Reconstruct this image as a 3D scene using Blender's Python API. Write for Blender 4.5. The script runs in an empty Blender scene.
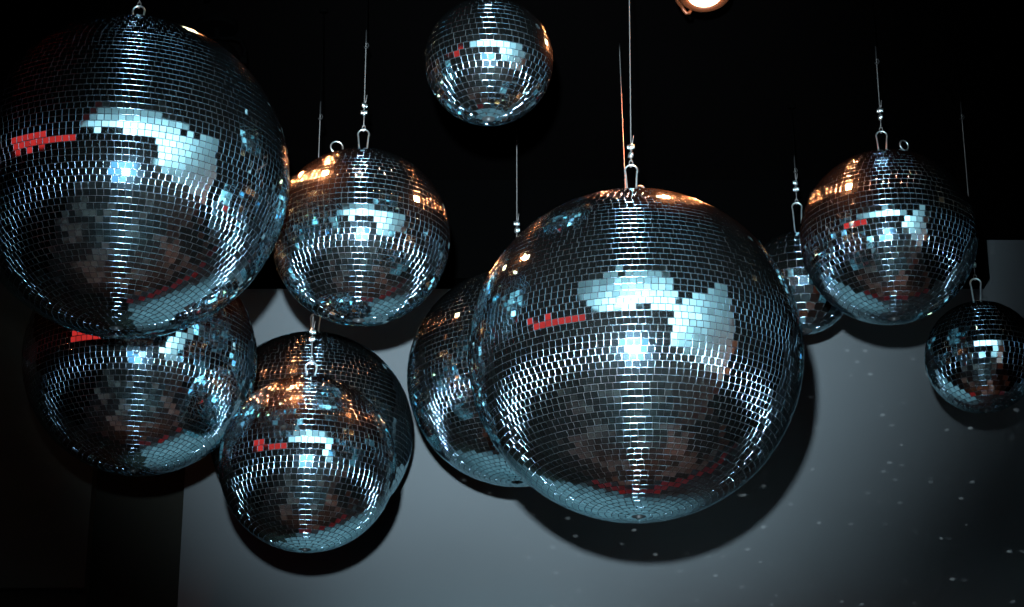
import bpy, math, random
import numpy as np
from mathutils import Vector

SC = bpy.context.scene
COL = SC.collection
PI = math.pi
CEIL = 3.56
WALL_Y = 4.32

# ------------------------------------------------------------------ materials
def new_mat(name):
    m = bpy.data.materials.new(name); m.use_nodes = True
    nt = m.node_tree
    for n in list(nt.nodes): nt.nodes.remove(n)
    out = nt.nodes.new('ShaderNodeOutputMaterial')
    return m, nt, out

def pbr(name, col, rough=.6, metal=0., spec=.5):
    m, nt, out = new_mat(name)
    b = nt.nodes.new('ShaderNodeBsdfPrincipled')
    b.inputs['Base Color'].default_value = (*col, 1)
    b.inputs['Roughness'].default_value = rough
    b.inputs['Metallic'].default_value = metal
    b.inputs['Specular IOR Level'].default_value = spec
    nt.links.new(b.outputs[0], out.inputs[0])
    return m, nt, b

def noise_col(nt, bsdf, c1, c2, scale, detail=4, lo=.35, hi=.65, stretch=(1, 1, 1), bump=0.):
    tc = nt.nodes.new('ShaderNodeTexCoord'); mp = nt.nodes.new('ShaderNodeMapping')
    mp.inputs['Scale'].default_value = stretch
    no = nt.nodes.new('ShaderNodeTexNoise'); no.inputs['Scale'].default_value = scale
    no.inputs['Detail'].default_value = detail
    rp = nt.nodes.new('ShaderNodeValToRGB')
    rp.color_ramp.elements[0].position = lo; rp.color_ramp.elements[0].color = (*c1, 1)
    rp.color_ramp.elements[1].position = hi; rp.color_ramp.elements[1].color = (*c2, 1)
    L = nt.links.new
    L(tc.outputs['Object'], mp.inputs[0]); L(mp.outputs[0], no.inputs['Vector'])
    L(no.outputs['Fac'], rp.inputs[0]); L(rp.outputs[0], bsdf.inputs['Base Color'])
    if bump:
        b = nt.nodes.new('ShaderNodeBump'); b.inputs['Strength'].default_value = bump
        b.inputs['Distance'].default_value = .01
        L(no.outputs['Fac'], b.inputs['Height']); L(b.outputs[0], bsdf.inputs['Normal'])

def mirror_material():
    """silvered glass tile: sharp mirror with a little smeary haze, each tile slightly different"""
    m, nt, out = new_mat('mirror_glass')
    L = nt.links.new
    at = nt.nodes.new('ShaderNodeAttribute'); at.attribute_name = 'tile'
    mr = nt.nodes.new('ShaderNodeMapRange')
    mr.inputs['To Min'].default_value = .76; mr.inputs['To Max'].default_value = 1.0
    L(at.outputs['Fac'], mr.inputs['Value'])
    mul = nt.nodes.new('ShaderNodeMix'); mul.data_type = 'RGBA'; mul.blend_type = 'MULTIPLY'
    mul.inputs[0].default_value = 1
    mul.inputs[6].default_value = (.62, .93, 1.0, 1)
    L(mr.outputs[0], mul.inputs[7])
    g = nt.nodes.new('ShaderNodeBsdfAnisotropic'); g.distribution = 'GGX'
    g.inputs['Roughness'].default_value = .03
    L(mul.outputs[2], g.inputs['Color'])
    h = nt.nodes.new('ShaderNodeBsdfAnisotropic'); h.distribution = 'BECKMANN'
    h.inputs['Roughness'].default_value = .27
    h.inputs['Color'].default_value = (.42, .74, 1.0, 1)
    h2 = nt.nodes.new('ShaderNodeBsdfAnisotropic'); h2.distribution = 'BECKMANN'
    h2.inputs['Roughness'].default_value = .52
    h2.inputs['Color'].default_value = (.8, .93, .95, 1)
    mv = nt.nodes.new('ShaderNodeMapRange')
    mv.inputs['To Min'].default_value = HAZE * .5; mv.inputs['To Max'].default_value = HAZE * 1.5
    L(at.outputs['Fac'], mv.inputs['Value'])
    m1 = nt.nodes.new('ShaderNodeMixShader'); m2 = nt.nodes.new('ShaderNodeMixShader')
    L(mv.outputs[0], m1.inputs[0]); L(g.outputs[0], m1.inputs[1]); L(h.outputs[0], m1.inputs[2])
    m2.inputs[0].default_value = HAZE2
    L(m1.outputs[0], m2.inputs[1]); L(h2.outputs[0], m2.inputs[2])
    df = nt.nodes.new('ShaderNodeBsdfDiffuse'); df.inputs[0].default_value = (.8, .9, .9, 1)
    m3 = nt.nodes.new('ShaderNodeMixShader'); m3.inputs[0].default_value = .0018
    L(m2.outputs[0], m3.inputs[1]); L(df.outputs[0], m3.inputs[2])
    L(m3.outputs[0], out.inputs[0])
    return m

HAZE, HAZE2 = .0045, .0018
M = {}
M['mirror'] = mirror_material()
em_, nt, out = new_mat('cut_glass_edge')
g = nt.nodes.new('ShaderNodeBsdfAnisotropic'); g.distribution = 'BECKMANN'
g.inputs['Color'].default_value = (.30, .47, .60, 1); g.inputs['Roughness'].default_value = .235
nt.links.new(g.outputs[0], out.inputs[0]); M['edge'] = em_
M['core'] = pbr('ball_core', (.02, .024, .025), .55)[0]
M['steel'] = pbr('galvanised_steel', (.62, .72, .72), .33, 1.)[0]
M['wire'] = pbr('steel_wire', (.09, .088, .085), .55, .4)[0]
M['cap'] = pbr('cap_metal', (.45, .5, .5), .35, 1.)[0]
mm, nt, b = pbr('plaster_wall', (.3, .33, .34), .75, 0, .3)
noise_col(nt, b, (.043, .050, .053), (.051, .059, .063), 2.2, 6, .3, .7, (1, 1, 1), .12); M['plaster'] = mm
mm, nt, b = pbr('dark_wall', (.06, .06, .05), .8, 0, .2)
noise_col(nt, b, (.022, .023, .018), (.027, .028, .022), 3, 5, .3, .7, (1, 1, 6), .1); M['darkwall'] = mm
def matte(name, c):
    m, nt, out = new_mat(name); d = nt.nodes.new('ShaderNodeBsdfDiffuse'); d.inputs[0].default_value = (*c, 1)
    nt.links.new(d.outputs[0], out.inputs[0]); return m
M['black'] = matte('black_paint', (.0004, .0004, .0004))
M['hook'] = matte('dark_hook', (.010, .010, .010))
M['ceiling'] = matte('black_ceiling', (.0008, .0007, .0007))
M['column'] = pbr('column_paint', (.008, .008, .006), .85, 0, .1)[0]
M['white'] = pbr('white_paint', (.78, .82, .82), .8, 0, .2)[0]
M['red'] = pbr('red_paint', (.30, .01, .018), .6)[0]
mm, nt, b = pbr('wood_floor', (.2, .12, .08), .5)
noise_col(nt, b, (.003, .003, .003), (.13, .11, .10), 1.1, 1, .52, .58, (1, 1, 1)); M['floor'] = mm
mm, nt, b = pbr('brown_wainscot', (.09, .05, .035), .6); M['brown'] = mm
M['lamp_body'] = pbr('lamp_housing', (.11, .030, .010), .45, .6)[0]


def emis(name, col, s):
    m, nt, out = new_mat(name)
    e = nt.nodes.new('ShaderNodeEmission'); e.inputs[0].default_value = (*col, 1); e.inputs[1].default_value = s
    nt.links.new(e.outputs[0], out.inputs[0]); return m
M['lens'] = emis('hot_lens', (1, .62, .36), 9)
M['softbox'] = emis('softbox_cloth', (.16, .52, .95), .95)
M['neon'] = emis('red_neon', (1, .035, .03), .75)

# ------------------------------------------------------------------ helpers
def link(name, me, mat, parent=None, smooth=False):
    if mat is not None and not me.materials:
        for x in (mat if isinstance(mat, (list, tuple)) else [mat]): me.materials.append(x)
    if smooth:
        me.polygons.foreach_set('use_smooth', [True] * len(me.polygons))
    o = bpy.data.objects.new(name, me); COL.objects.link(o)
    if parent: o.parent = parent
    return o

def tag(o, label=None, cat=None, group=None, kind=None):
    if label: o['label'] = label
    if cat: o['category'] = cat
    if group: o['group'] = group
    if kind: o['kind'] = kind
    return o

def empty(name, loc, label, cat, group=None):
    o = bpy.data.objects.new(name, None); COL.objects.link(o); o.location = loc
    o.empty_display_size = .05
    return tag(o, label, cat, group)

def mesh(verts, faces, name='m'):
    me = bpy.data.meshes.new(name); me.from_pydata([tuple(v) for v in verts], [], faces); me.update(); return me

def box(x0, x1, y0, y1, z0, z1):
    v = [(x, y, z) for x in (x0, x1) for y in (y0, y1) for z in (z0, z1)]
    f = [(0, 1, 3, 2), (4, 6, 7, 5), (0, 4, 5, 1), (2, 3, 7, 6), (0, 2, 6, 4), (1, 5, 7, 3)]
    return mesh(v, f)

def tube(path, r, seg=8, closed=False, caps=True):
    """sweep a circle along a path of points"""
    P = [Vector(p) for p in path]; n = len(P); vs = []; fs = []
    prev = None
    for i, p in enumerate(P):
        a = P[(i - 1) % n] if (closed or i > 0) else p
        c = P[(i + 1) % n] if (closed or i < n - 1) else p
        t = (c - a).normalized()
        if prev is None:
            ref = Vector((0, 1, 0)) if abs(t.y) < .9 else Vector((1, 0, 0))
        else: ref = prev
        u = (ref - t * ref.dot(t)).normalized(); w = t.cross(u); prev = u
        rr = r[i] if isinstance(r, (list, tuple)) else r
        for k in range(seg):
            q = 2 * PI * k / seg
            vs.append(p + (u * math.cos(q) + w * math.sin(q)) * rr)
    m = n if closed else n - 1
    for i in range(m):
        j = (i + 1) % n
        for k in range(seg):
            l = (k + 1) % seg
            fs.append((i * seg + k, i * seg + l, j * seg + l, j * seg + k))
    if not closed and caps:
        fs.append(tuple(range(seg - 1, -1, -1))); fs.append(tuple((n - 1) * seg + k for k in range(seg)))
    return vs, fs

def merge(*parts):
    V, F = [], []
    for v, f in parts:
        o = len(V); V += list(v); F += [tuple(i + o for i in q) for q in f]
    return V, F

def lathe(prof, seg=32, c=(0, 0, 0)):
    """prof: list of (radius, z) from bottom to top"""
    V, F = [], []
    for r, z in prof:
        for k in range(seg):
            a = 2 * PI * k / seg
            V.append((c[0] + r * math.cos(a), c[1] + r * math.sin(a), c[2] + z))
    for i in range(len(prof) - 1):
        for k in range(seg):
            l = (k + 1) % seg
            F.append((i * seg + k, i * seg + l, (i + 1) * seg + l, (i + 1) * seg + k))
    F.append(tuple(range(seg - 1, -1, -1))); F.append(tuple((len(prof) - 1) * seg + k for k in range(seg)))
    return V, F

# ------------------------------------------------------------------ mirror ball
BEV, GAP, DEPTH = .00040, .00045, .00065
def tile_mesh(R, t, seed, phase):
    rng = np.random.default_rng(seed)
    N = max(8, int(round(PI * R / t)))
    lat, lon, hw, hh = [], [], [], []
    strip = rng.uniform(0, 2 * PI)
    for k in range(1, N - 1) if N > 12 else range(N):
        la = (k + .5) / N * PI - PI / 2
        n = max(4, int(round(2 * PI * R * math.cos(la) / (t * 1.03))))
        off = rng.uniform(0, 2 * PI) * .02 + phase + (k % 2) * PI / n + rng.uniform(-.3, .3) * 2 * PI / n
        lo = off + np.arange(n) * 2 * PI / n + rng.normal(0, .012, n) * 2 * PI / n
        lat.append(np.full(n, la)); lon.append(lo)
        w = 2 * PI * R * math.cos(la) / n
        hw.append(np.full(n, w / 2)); hh.append(np.full(n, PI * R / N / 2))
    lat = np.concatenate(lat); lon = np.concatenate(lon); hw = np.concatenate(hw); hh = np.concatenate(hh)
    n = len(lat)
    N0 = np.stack([np.cos(lat) * np.cos(lon), np.cos(lat) * np.sin(lon), np.sin(lat)], 1)
    E = np.stack([-np.sin(lon), np.cos(lon), np.zeros(n)], 1)
    U = np.cross(N0, E)
    jx = rng.normal(0, .0085, n); jy = rng.normal(0, .0085, n)
    big = rng.random(n) < .03
    jx = np.where(big, jx * 4, jx); jy = np.where(big, jy * 4, jy)
    # whole rows lean a touch as well, they are glued as strips
    T = N0 + E * jx[:, None] + U * jy[:, None]; T /= np.linalg.norm(T, axis=1)[:, None]
    E2 = E - T * (E * T).sum(1)[:, None]; E2 /= np.linalg.norm(E2, axis=1)[:, None]
    rot = rng.normal(0, .012, n)[:, None]
    U2 = np.cross(T, E2)
    Ex = E2 * np.cos(rot) + U2 * np.sin(rot); Ux = np.cross(T, Ex)
    C = N0 * (R + rng.normal(0, .00008, n))[:, None]
    ow = (hw - GAP / 2)[:, None]; oh = (hh - GAP / 2)[:, None]; iw = ow - BEV; ih = oh - BEV
    sg = [(-1, -1), (1, -1), (1, 1), (-1, 1)]
    inner = [C + Ex * sx * iw + Ux * sy * ih for sx, sy in sg]
    outer = [C + Ex * sx * ow + Ux * sy * oh - T * DEPTH for sx, sy in sg]
    dirs = [-Ux, Ex, Ux, -Ex]
    V = np.zeros((n, 20, 3)); NR = np.zeros((n, 20, 3))
    for i in range(4): V[:, i] = inner[i]; NR[:, i] = T
    for e in range(4):
        a, b2 = e, (e + 1) % 4
        V[:, 4 + e * 4 + 0] = inner[a]; V[:, 4 + e * 4 + 1] = outer[a]
        V[:, 4 + e * 4 + 2] = outer[b2]; V[:, 4 + e * 4 + 3] = inner[b2]
        NR[:, 4 + e * 4 + 0] = T; NR[:, 4 + e * 4 + 3] = T
        od = dirs[e] + T * .12; od /= np.linalg.norm(od, axis=1)[:, None]
        NR[:, 4 + e * 4 + 1] = od; NR[:, 4 + e * 4 + 2] = od
    nv = n * 20; nf = n * 5
    me = bpy.data.meshes.new('mirror_tiles')
    me.vertices.add(nv); me.vertices.foreach_set('co', V.reshape(-1).astype(np.float32))
    me.loops.add(nf * 4); me.polygons.add(nf)
    me.polygons.foreach_set('loop_start', np.arange(nf, dtype=np.int32) * 4)
    me.loops.foreach_set('vertex_index', np.arange(nv, dtype=np.int32))
    mi = np.ones((n, 5), np.int32); mi[:, 0] = 0
    me.polygons.foreach_set('material_index', mi.reshape(-1))
    me.update(calc_edges=True)
    me.polygons.foreach_set('use_smooth', np.ones(nf, bool))
    at = me.attributes.new('tile', 'FLOAT', 'FACE')
    at.data.foreach_set('value', np.repeat(rng.random(n), 5).astype(np.float32))
    me.normals_split_custom_set_from_vertices(NR.reshape(-1, 3).astype(np.float32))
    me.materials.append(M['mirror']); me.materials.append(M['edge'])
    return me

def make_ball(c, R, label, t=.010, seed=1, loop_h=.05, loop_rot=0., eye=None, eye_rot=0., wire_top=None,
              safety=None, ferr=.078, wire_dx=0., drop=0.):
    drop += .11
    root = empty('disco_ball', c, label, 'disco ball', 'mirror balls hanging from the ceiling')
    link('mirror_tiles', tile_mesh(R, t, seed, .37 * seed), None, root)
    # core
    rc = R - .0014
    prof = [(max(1e-4, rc * math.cos(a)), rc * math.sin(a)) for a in np.linspace(-PI / 2 + .002, PI / 2 - .002, 65)]
    v, f = lathe(prof, 96); link('ball_core', mesh(v, f), M['core'], root, True)
    # caps at the poles
    cr = .018 if R > .12 else .013
    z0 = math.sqrt(R * R - cr * cr)
    v, f = lathe([(cr, z0 - .004), (cr, R + .0015), (cr * .85, R + .0035), (cr * .3, R + .004)], 32)
    link('top_cap', mesh(v, f), M['cap'], root)
    v, f = lathe([(.0015, -R - .003), (.003, -R - .0025), (.004, -R - .001), (.004, -R + .003)], 20)
    link('bottom_cap', mesh(v, f), M['core'], root, True)
    # hanging loop : an upside-down drop of bent rod, hooked under the cap
    H = loop_h; W = .0095; pts = []
    for k in range(15):
        a = PI * k / 14
        pts.append((-W * math.cos(a), 0, R + H - W + W * math.sin(a)))
    left = [(-.0055, 0, R - .002), (-.0062, 0, R + .008), (-.0085, 0, R + H - W - .006)]
    right = [(.0085, 0, R + H - W - .006), (.0062, 0, R + .008), (.0055, 0, R - .002)]
    v, f = tube(left + pts + right, .0015, 8)
    lo = link('hanging_loop', mesh(v, f), M['steel'], root, True); lo.rotation_euler.z = loop_rot
    # wire with two crimped clips above the loop
    top = Vector(wire_top) - Vector(c) if wire_top else Vector((wire_dx, 0, CEIL - c[2] - drop))
    a0 = Vector((0, 0, R + H - .001))
    d = (top - a0).normalized()
    eyeloop = []
    for k in range(13):
        q = -PI / 2 + 2 * PI * k / 12
        eyeloop.append((.0028 * math.cos(q), .001 * math.sin(q * .5), R + H + .0025 + .006 * math.sin(q)))
    v1 = tube(eyeloop, .0008, 6)
    n = 14
    v2 = tube([a0 + d * (.006 + ((top - a0).length - .006) * i / n) for i in range(n + 1)], .00085, 6)
    v, f = merge(v1, v2); link('hanging_wire', mesh(v, f), M['wire'], root, True)
    for k, zz in enumerate((ferr, ferr + .0135)):
        p = a0 + d * (zz - H)
        prof = [(.0016, -.0048), (.0034, -.004), (.0040, 0), (.0034, .004), (.0016, .0048)]
        v, f = lathe(prof, 12)
        # saddle nuts of the wire clip
        nuts = [lathe([(.0019, -.003), (.0019, .003)], 6, (sx * .0042, .001, 0)) for sx in (-1, 1)]
        v, f = merge((v, f), *nuts)
        o = link('wire_clip', mesh(v, f), M['steel'], root, True); o.location = p; o.rotation_euler.z = k * .9 + seed
    # the tail of the wire above the clips
    tp = [a0 + d * (ferr - H + .0135 + .004 + s * .02) + Vector((.0018 + .003 * s, 0, 0)) for s in (0, .4, .8)]
    v, f = tube(tp, .0008, 6); link('wire_tail', mesh(v, f), M['wire'], root, True)
    # screw hook in the ceiling
    hk = [(0, 0, -.018), (0, 0, -.024), (.003, 0, -.026), (.0045, 0, -.030), (.0025, 0, -.034), (-.0015, 0, -.035), (-.003, 0, -.032)]
    v, f = merge(lathe([(.008, drop - .003), (.008, drop)], 20), tube([(0, 0, drop), (0, 0, 0)] , .0013, 8))
    o = link('drop_rod', mesh(v, f), M['black'], root, True); o.location = top
    v, f = tube([(0, 0, .002)] + hk, .0013, 8)
    o = link('ceiling_hook', mesh(v, f), M['hook'], root, True); o.location = top
    # safety eye beside the loop
    if eye is not None:
        ex, ey, ez, er = eye
        zs = math.sqrt(R * R - ex * ex - ey * ey)
        ring = [(er * math.cos(q), 0, ez + er + er * math.sin(q)) for q in np.linspace(-PI / 2, 1.5 * PI, 29)[:-1]]
        v, f = merge(tube(ring, .00135, 8, closed=True), tube([(0, 0, zs - R - .002 - (0)), (0, 0, ez + .0005)], .0017, 8),
                     lathe([(.0038, 0), (.0042, .002), (.003, .0035)], 16, (0, 0, zs - R - .0005)))
        o = link('safety_eye', mesh(v, f), M['steel'], root, True)
        o.location = (ex, ey, R); o.rotation_euler.z = eye_rot
    if safety is not None:
        p0, p1 = Vector(safety[0]) - Vector(c), Vector(safety[1])
        pts = [p0.lerp(p1, i / 12) for i in range(13)]
        v, f = tube(pts, .0008, 6); link('safety_wire', mesh(v, f), M['wire'], root, True)
    return root

B = [
 dict(c=(-.5944, 3.0979, 3.0299), R=.25, seed=11, label='huge mirror ball at top left, cut off by the left edge'),
 dict(c=(.1841, 3.0940, 2.7358), R=.25, seed=2, eye=(.014, -.004, .009, .0085), eye_rot=.5,
      wire_dx=.004, loop_h=.063, ferr=.081, safety=((.189, 3.45, 3.455), (-.008, .02, .2495)), label='huge mirror ball right of centre, the one seen whole in front of all others'),
 dict(c=(-.2535, 3.3991, 3.0585), R=.15, seed=3, eye=(-.046, .012, .012, .0105), ferr=.083, eye_rot=.25,
      label='medium mirror ball on a tall loop, between the huge left and highest small balls'),
 dict(c=(-.0361, 3.0552, 3.2078), R=.10, seed=4, label='small mirror ball at the top centre, highest of all, crown above the frame'),
 dict(c=(.6418, 3.4581, 3.0839), R=.15, seed=5, eye=(.038, .0, .014, .009), eye_rot=.5,
      label='medium mirror ball at the right with a separate ring beside its wire loop'),
 dict(c=(.5526, 3.9126, 3.1833), R=.10, t=.0165, seed=6, loop_h=.068, ferr=.098,
      label='small coarse-tiled mirror ball wedged behind the huge central and the medium right balls'),
 dict(c=(.8336, 3.6776, 2.9467), R=.10, seed=7, label='small dim mirror ball at far right, lowest on that side'),
 dict(c=(-.6404, 3.5742, 2.9035), R=.20, seed=8, label='large dark mirror ball hanging below and behind the huge left one'),
 dict(c=(-.3410, 3.5258, 2.7013), R=.148, seed=9, drop=.075, loop_h=.032, ferr=.075, label='medium mirror ball with orange-lit top, lowest left of centre'),
 dict(c=(-.3850, 4.030, 2.9210), R=.195, seed=10,
      label='large dark mirror ball mostly hidden behind the orange-topped one'),
 dict(c=(.0091, 3.7864, 2.9480), R=.20, seed=12, loop_h=.06, ferr=.092,
      label='large mirror ball half hidden behind the left side of the huge central one'),
]
for d in B:
    make_ball(**d)

# ------------------------------------------------------------------ warm ceiling spotlights
def spotlight(x, y, label, tilt=15, en=60, cone=115, body='lamp_body'):
    root = empty('ceiling_spotlight', (x, y, CEIL), label, 'lamp', 'warm spotlights on the black ceiling')
    v, f = lathe([(.035, -.012), (.038, -.008), (.038, 0)], 32); link('ceiling_plate', mesh(v, f), M['black'], root)
    v, f = tube([(0, 0, -.01), (0, 0, -.03)], .006, 12); link('stem', mesh(v, f), M['black'], root)
    head_z = -.075
    # yoke bracket round the head
    yk = [(-.052, 0, head_z + .0), (-.053, 0, head_z + .02), (-.045, 0, -.036), (-.03, 0, -.03), (.03, 0, -.03), (.045, 0, -.036), (.053, 0, head_z + .02), (.052, 0, head_z)]
    v, f = tube(yk, .004, 8); link('yoke', mesh(v, f), M[body], root, True)
    for s in (-1, 1):
        v, f = tube([(s * .046, 0, head_z), (s * .058, 0, head_z)], .008, 12); link('yoke_knob', mesh(v, f), M[body], root)
    prof = [(.0325, -.030), (.0405, -.034), (.0445, -.031), (.046, -.022), (.044, .004), (.034, .022), (.018, .034), (.008, .036)]
    # open bowl: outer wall then inner wall
    inner = [(.0300, -.020), (.0325, -.030)]
    V, F = lathe(inner + prof[1:], 48)
    hd = link('lamp_head', mesh(V, F), M[body], root, True)
    hd.location = (0, 0, head_z); hd.rotation_euler.x = math.radians(-tilt)
    v, f = lathe([(.0305, -.027), (.029, -.034), (.022, -.040), (.012, -.044), (.001, -.0455)][::-1], 40)
    ln = link('lens', mesh(v, f), M['lens'], hd, True)
    # curved clip that holds the lens, ending in a small curled tab
    cl = [(.0485 * math.cos(q), .0485 * math.sin(q), -.030) for q in np.linspace(math.radians(196), math.radians(140), 9)]
    cl += [(-.033, .037, -.034), (-.029, .038, -.040), (-.024, .038, -.039), (-.022, .037, -.034)]
    v, f = tube(cl, .0032, 8); link('lens_clip', mesh(v, f), M[body], hd, True)
    # spot lamp sits just in front of the lens
    l = bpy.data.lights.new('spot_beam', 'SPOT'); l.energy = en; l.color = (1, .22, .065)
    l.spot_size = math.radians(cone); l.spot_blend = 1; l.shadow_soft_size = .022
    lo = bpy.data.objects.new('spot_beam', l); COL.objects.link(lo); lo.parent = hd; lo.location = (0, 0, -.052)
    return root
spotlight(.326, 3.288, 'glowing warm spotlight in the top edge of the frame above the huge ball', 15, 95, 150)
spotlight(-.54, 3.575, 'warm ceiling spotlight hidden behind the huge left ball', 0, 35, 100, 'black')
spotlight(-.49, 3.225, 'warm ceiling spotlight just above the frame, over the huge left ball', 0, 150, 100, 'black')
spotlight(-1.25, 3.40, 'warm ceiling spotlight beyond the left edge of the frame', 0, 60, 100)
spotlight(1.33, 3.05, 'warm ceiling spotlight beyond the right edge of the frame', 0, 60, 100)

# ------------------------------------------------------------------ the room
def struct(name, me, mat, parent=None):
    return tag(link(name, me, mat, parent), kind='structure')
struct('wall_front', box(-.668, 3.2, WALL_Y, WALL_Y + .15, 0, CEIL), M['plaster'])
struct('trim_1', box(-.857, -.668, WALL_Y + .05, WALL_Y + .15, 0, CEIL), M['column'])
struct('wall_front_left', box(-3.2, -.857, WALL_Y, WALL_Y + .15, 2.69, CEIL), M['darkwall'])
struct('trim_2', box(-3.2, -.857, WALL_Y + .02, WALL_Y + .15, 0, 2.69), M['column'])
struct('trim_3', box(-.66, 3.1, WALL_Y - .03, WALL_Y, .35, .75), M['red'])
struct('trim_4', box(-.857, .996, WALL_Y - .06, WALL_Y, 3.335, CEIL), M['black'])
struct('trim_5', box(.996, 3.2, WALL_Y - .012, WALL_Y, 3.447, CEIL), M['black'])
struct('wall_left', box(-3.35, -3.2, -5.15, WALL_Y + .15, 0, CEIL), M['black'])
struct('wall_right', box(3.2, 3.35, -5.15, WALL_Y + .15, 0, CEIL), M['black'])
struct('wall_back', box(-3.2, 3.2, -5.15, -5, 0, CEIL), M['black'])
struct('floor', box(-3.35, 3.35, -5.15, WALL_Y + .15, -.1, 0), M['floor'])
struct('ceiling', box(-3.35, 3.35, -5.15, WALL_Y + .15, CEIL, CEIL + .1), M['ceiling'])
# pale ceiling bay and pale side partition near the camera, both seen in the mirrors
_p = [(-1.4, -.45), (1.2, -.45), (1.2, 1.0), (.5, 2.0), (-.7, 2.0), (-1.4, .9)]  # far corners cut so the bay mirrors like a round pool of light
struct('ceiling_bay', mesh([(x, y, 3.43) for x, y in _p] + [(x, y, CEIL) for x, y in _p],
       [(5, 4, 3, 2, 1, 0), (6, 7, 8, 9, 10, 11)] + [(k, (k + 1) % 6, 6 + (k + 1) % 6, 6 + k) for k in range(6)]), M['white'])
struct('wall_partition', box(1.5, 1.6, -.74, 2.3, 2.0, CEIL), M['white'])
struct('wall_partition_base', box(1.5, 1.6, -.74, 2.3, 0, 2.0), M['brown'])

# red neon band high on the left wall
struct('trim_6', box(-3.2, -3.13, -2.4, 2.2, 3.10, CEIL), M['black'])
struct('trim_7', box(-3.13, -3.09, -2.35, 2.15, 3.13, 3.54), M['neon'])

# softbox on a boom behind the camera: the blue-white square in the middle of every ball
sb = empty('softbox', (-.08, -.30, 1.80), 'blue-white square softbox mirrored in the middle of every ball', 'studio light')
hw_, hh_ = .50, .40
V = []; F = []
for sc_, yy in ((1.0, 0), (1.0, -.03), (.32, -.30), (.30, -.34)):
    V += [(sx * hw_ * sc_, yy, sz * hh_ * sc_) for sx, sz in ((-1, -1), (1, -1), (1, 1), (-1, 1))]
for k in range(3):
    for e in range(4):
        F.append((k * 4 + e, k * 4 + (e + 1) % 4, k * 4 + 4 + (e + 1) % 4, k * 4 + 4 + e))
F.append((12, 13, 14, 15))
link('shell', mesh(V, F), M['black'], sb)
link('diffuser', box(-hw_ + .012, hw_ - .012, -.012, -.008, -hh_ + .012, hh_ - .012), M['softbox'], sb)
v, f = tube([(0, -.36, -1.80), (0, -.36, -.02), (0, -.33, 0)], .014, 12); link('stand', mesh(v, f), M['black'], sb)
for q in (0, 120, 240):
    a_ = math.radians(q)
    v, f = tube([(0, -.36, -1.49), (.34 * math.cos(a_), -.36 + .34 * math.sin(a_), -1.792)], .008, 8); link('stand_leg', mesh(v, f), M['black'], sb)

# ------------------------------------------------------------------ light
def aim(o, d):
    o.rotation_euler = Vector(d).to_track_quat('-Z', 'Y').to_euler()
def spot(name, loc, d, col, en, ang, blend, rad):
    l = bpy.data.lights.new(name, 'SPOT'); l.energy = en; l.color = col
    l.spot_size = math.radians(ang); l.spot_blend = blend; l.shadow_soft_size = rad
    o = bpy.data.objects.new(name, l); COL.objects.link(o); o.location = loc; aim(o, d); return o
FL = (-.06, 0.0, 1.83)
# camera flash above the lens: a zoomed beam forwards and its spill towards the ceiling bay
spot('flash_beam', FL, (.07, 3.2, 1.2), (.70, .88, 1.0), 3800, 29.6, 1.0, .022)
spot('low_wall_fill', (-.06, .02, 1.78), (.0, 3.2, .0), (.52, .86, 1.0), 2700, 26, 1.0, .022)  # added spot on the wall below the frame, brightens the balls' mirrored rims
spot('flash_spill', (-.06, -.03, 1.87), (.30, -.18, 1), (.60, .88, 1.0), 1050, 152, 1, .03)

fb = bpy.data.objects['flash_beam'].data; fb.use_nodes = True; nt = fb.node_tree
em = nt.nodes['Emission']; tc = nt.nodes.new('ShaderNodeTexCoord'); sx = nt.nodes.new('ShaderNodeSeparateXYZ')
ab = nt.nodes.new('ShaderNodeMath'); ab.operation = 'ABSOLUTE'
mr = nt.nodes.new('ShaderNodeMapRange')
mr.inputs['From Min'].default_value = math.cos(math.radians(14.8)); mr.inputs['From Max'].default_value = 1.0
for a, c in ((tc.outputs['Normal'], sx.inputs[0]), (sx.outputs[2], ab.inputs[0]), (ab.outputs[0], mr.inputs['Value']), (mr.outputs[0], em.inputs['Strength'])):
    nt.links.new(a, c)

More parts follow.
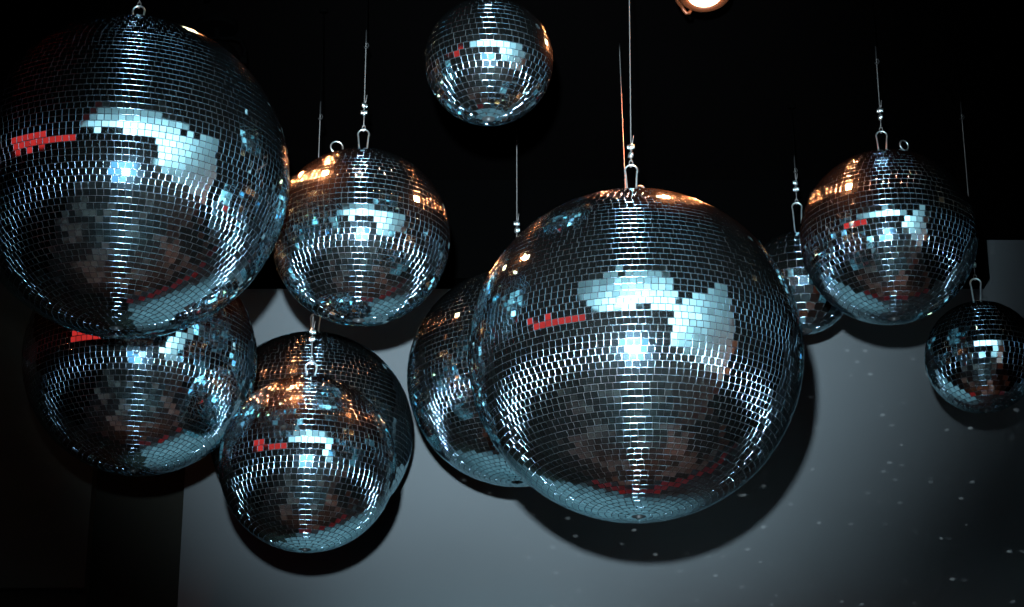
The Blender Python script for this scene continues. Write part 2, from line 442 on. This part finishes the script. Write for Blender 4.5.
# added spot imitating mirror-ball glitter on the wall, its beam broken into small flecks
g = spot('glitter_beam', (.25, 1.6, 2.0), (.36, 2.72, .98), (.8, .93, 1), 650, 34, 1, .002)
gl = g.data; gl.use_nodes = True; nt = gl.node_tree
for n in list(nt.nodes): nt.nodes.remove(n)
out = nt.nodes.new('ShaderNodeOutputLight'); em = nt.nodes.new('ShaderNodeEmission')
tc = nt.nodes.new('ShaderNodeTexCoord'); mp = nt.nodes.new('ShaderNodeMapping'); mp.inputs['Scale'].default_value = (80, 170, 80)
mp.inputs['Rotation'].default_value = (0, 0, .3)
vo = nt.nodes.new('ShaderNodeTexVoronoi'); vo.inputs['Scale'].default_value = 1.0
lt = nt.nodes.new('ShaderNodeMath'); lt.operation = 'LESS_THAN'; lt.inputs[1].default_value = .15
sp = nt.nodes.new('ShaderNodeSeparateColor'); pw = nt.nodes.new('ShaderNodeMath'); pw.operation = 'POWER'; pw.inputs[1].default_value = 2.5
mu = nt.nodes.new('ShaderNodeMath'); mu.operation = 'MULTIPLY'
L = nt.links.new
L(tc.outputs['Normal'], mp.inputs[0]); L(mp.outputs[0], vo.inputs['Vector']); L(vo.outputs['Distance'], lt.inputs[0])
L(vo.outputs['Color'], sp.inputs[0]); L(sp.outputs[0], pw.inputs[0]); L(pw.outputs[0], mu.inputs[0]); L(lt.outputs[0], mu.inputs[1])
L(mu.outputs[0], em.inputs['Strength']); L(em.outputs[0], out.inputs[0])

w = bpy.data.worlds.new('World'); SC.world = w; w.use_nodes = True
w.node_tree.nodes['Background'].inputs[0].default_value = (.01, .02, .025, 1)
w.node_tree.nodes['Background'].inputs[1].default_value = .1

# ------------------------------------------------------------------ camera
cd = bpy.data.cameras.new('camera'); cd.sensor_width = 36; cd.lens = 2206 / 1024 * 36
cam = bpy.data.objects.new('camera', cd); COL.objects.link(cam)
cam.location = (0, 0, 1.6); cam.rotation_euler = (math.radians(90 + 21.5), 0, 0)
SC.camera = cam
SC.view_settings.view_transform = 'Standard'; SC.view_settings.look = 'None'
SC.view_settings.gamma = 1; SC.view_settings.use_curve_mapping = False
SC.view_settings.exposure = 0
cy = SC.cycles
cy.use_denoising = True
cy.caustics_reflective = False; cy.caustics_refractive = False
cy.sample_clamp_indirect = 4
cy.max_bounces = 6; cy.glossy_bounces = 5; cy.diffuse_bounces = 2
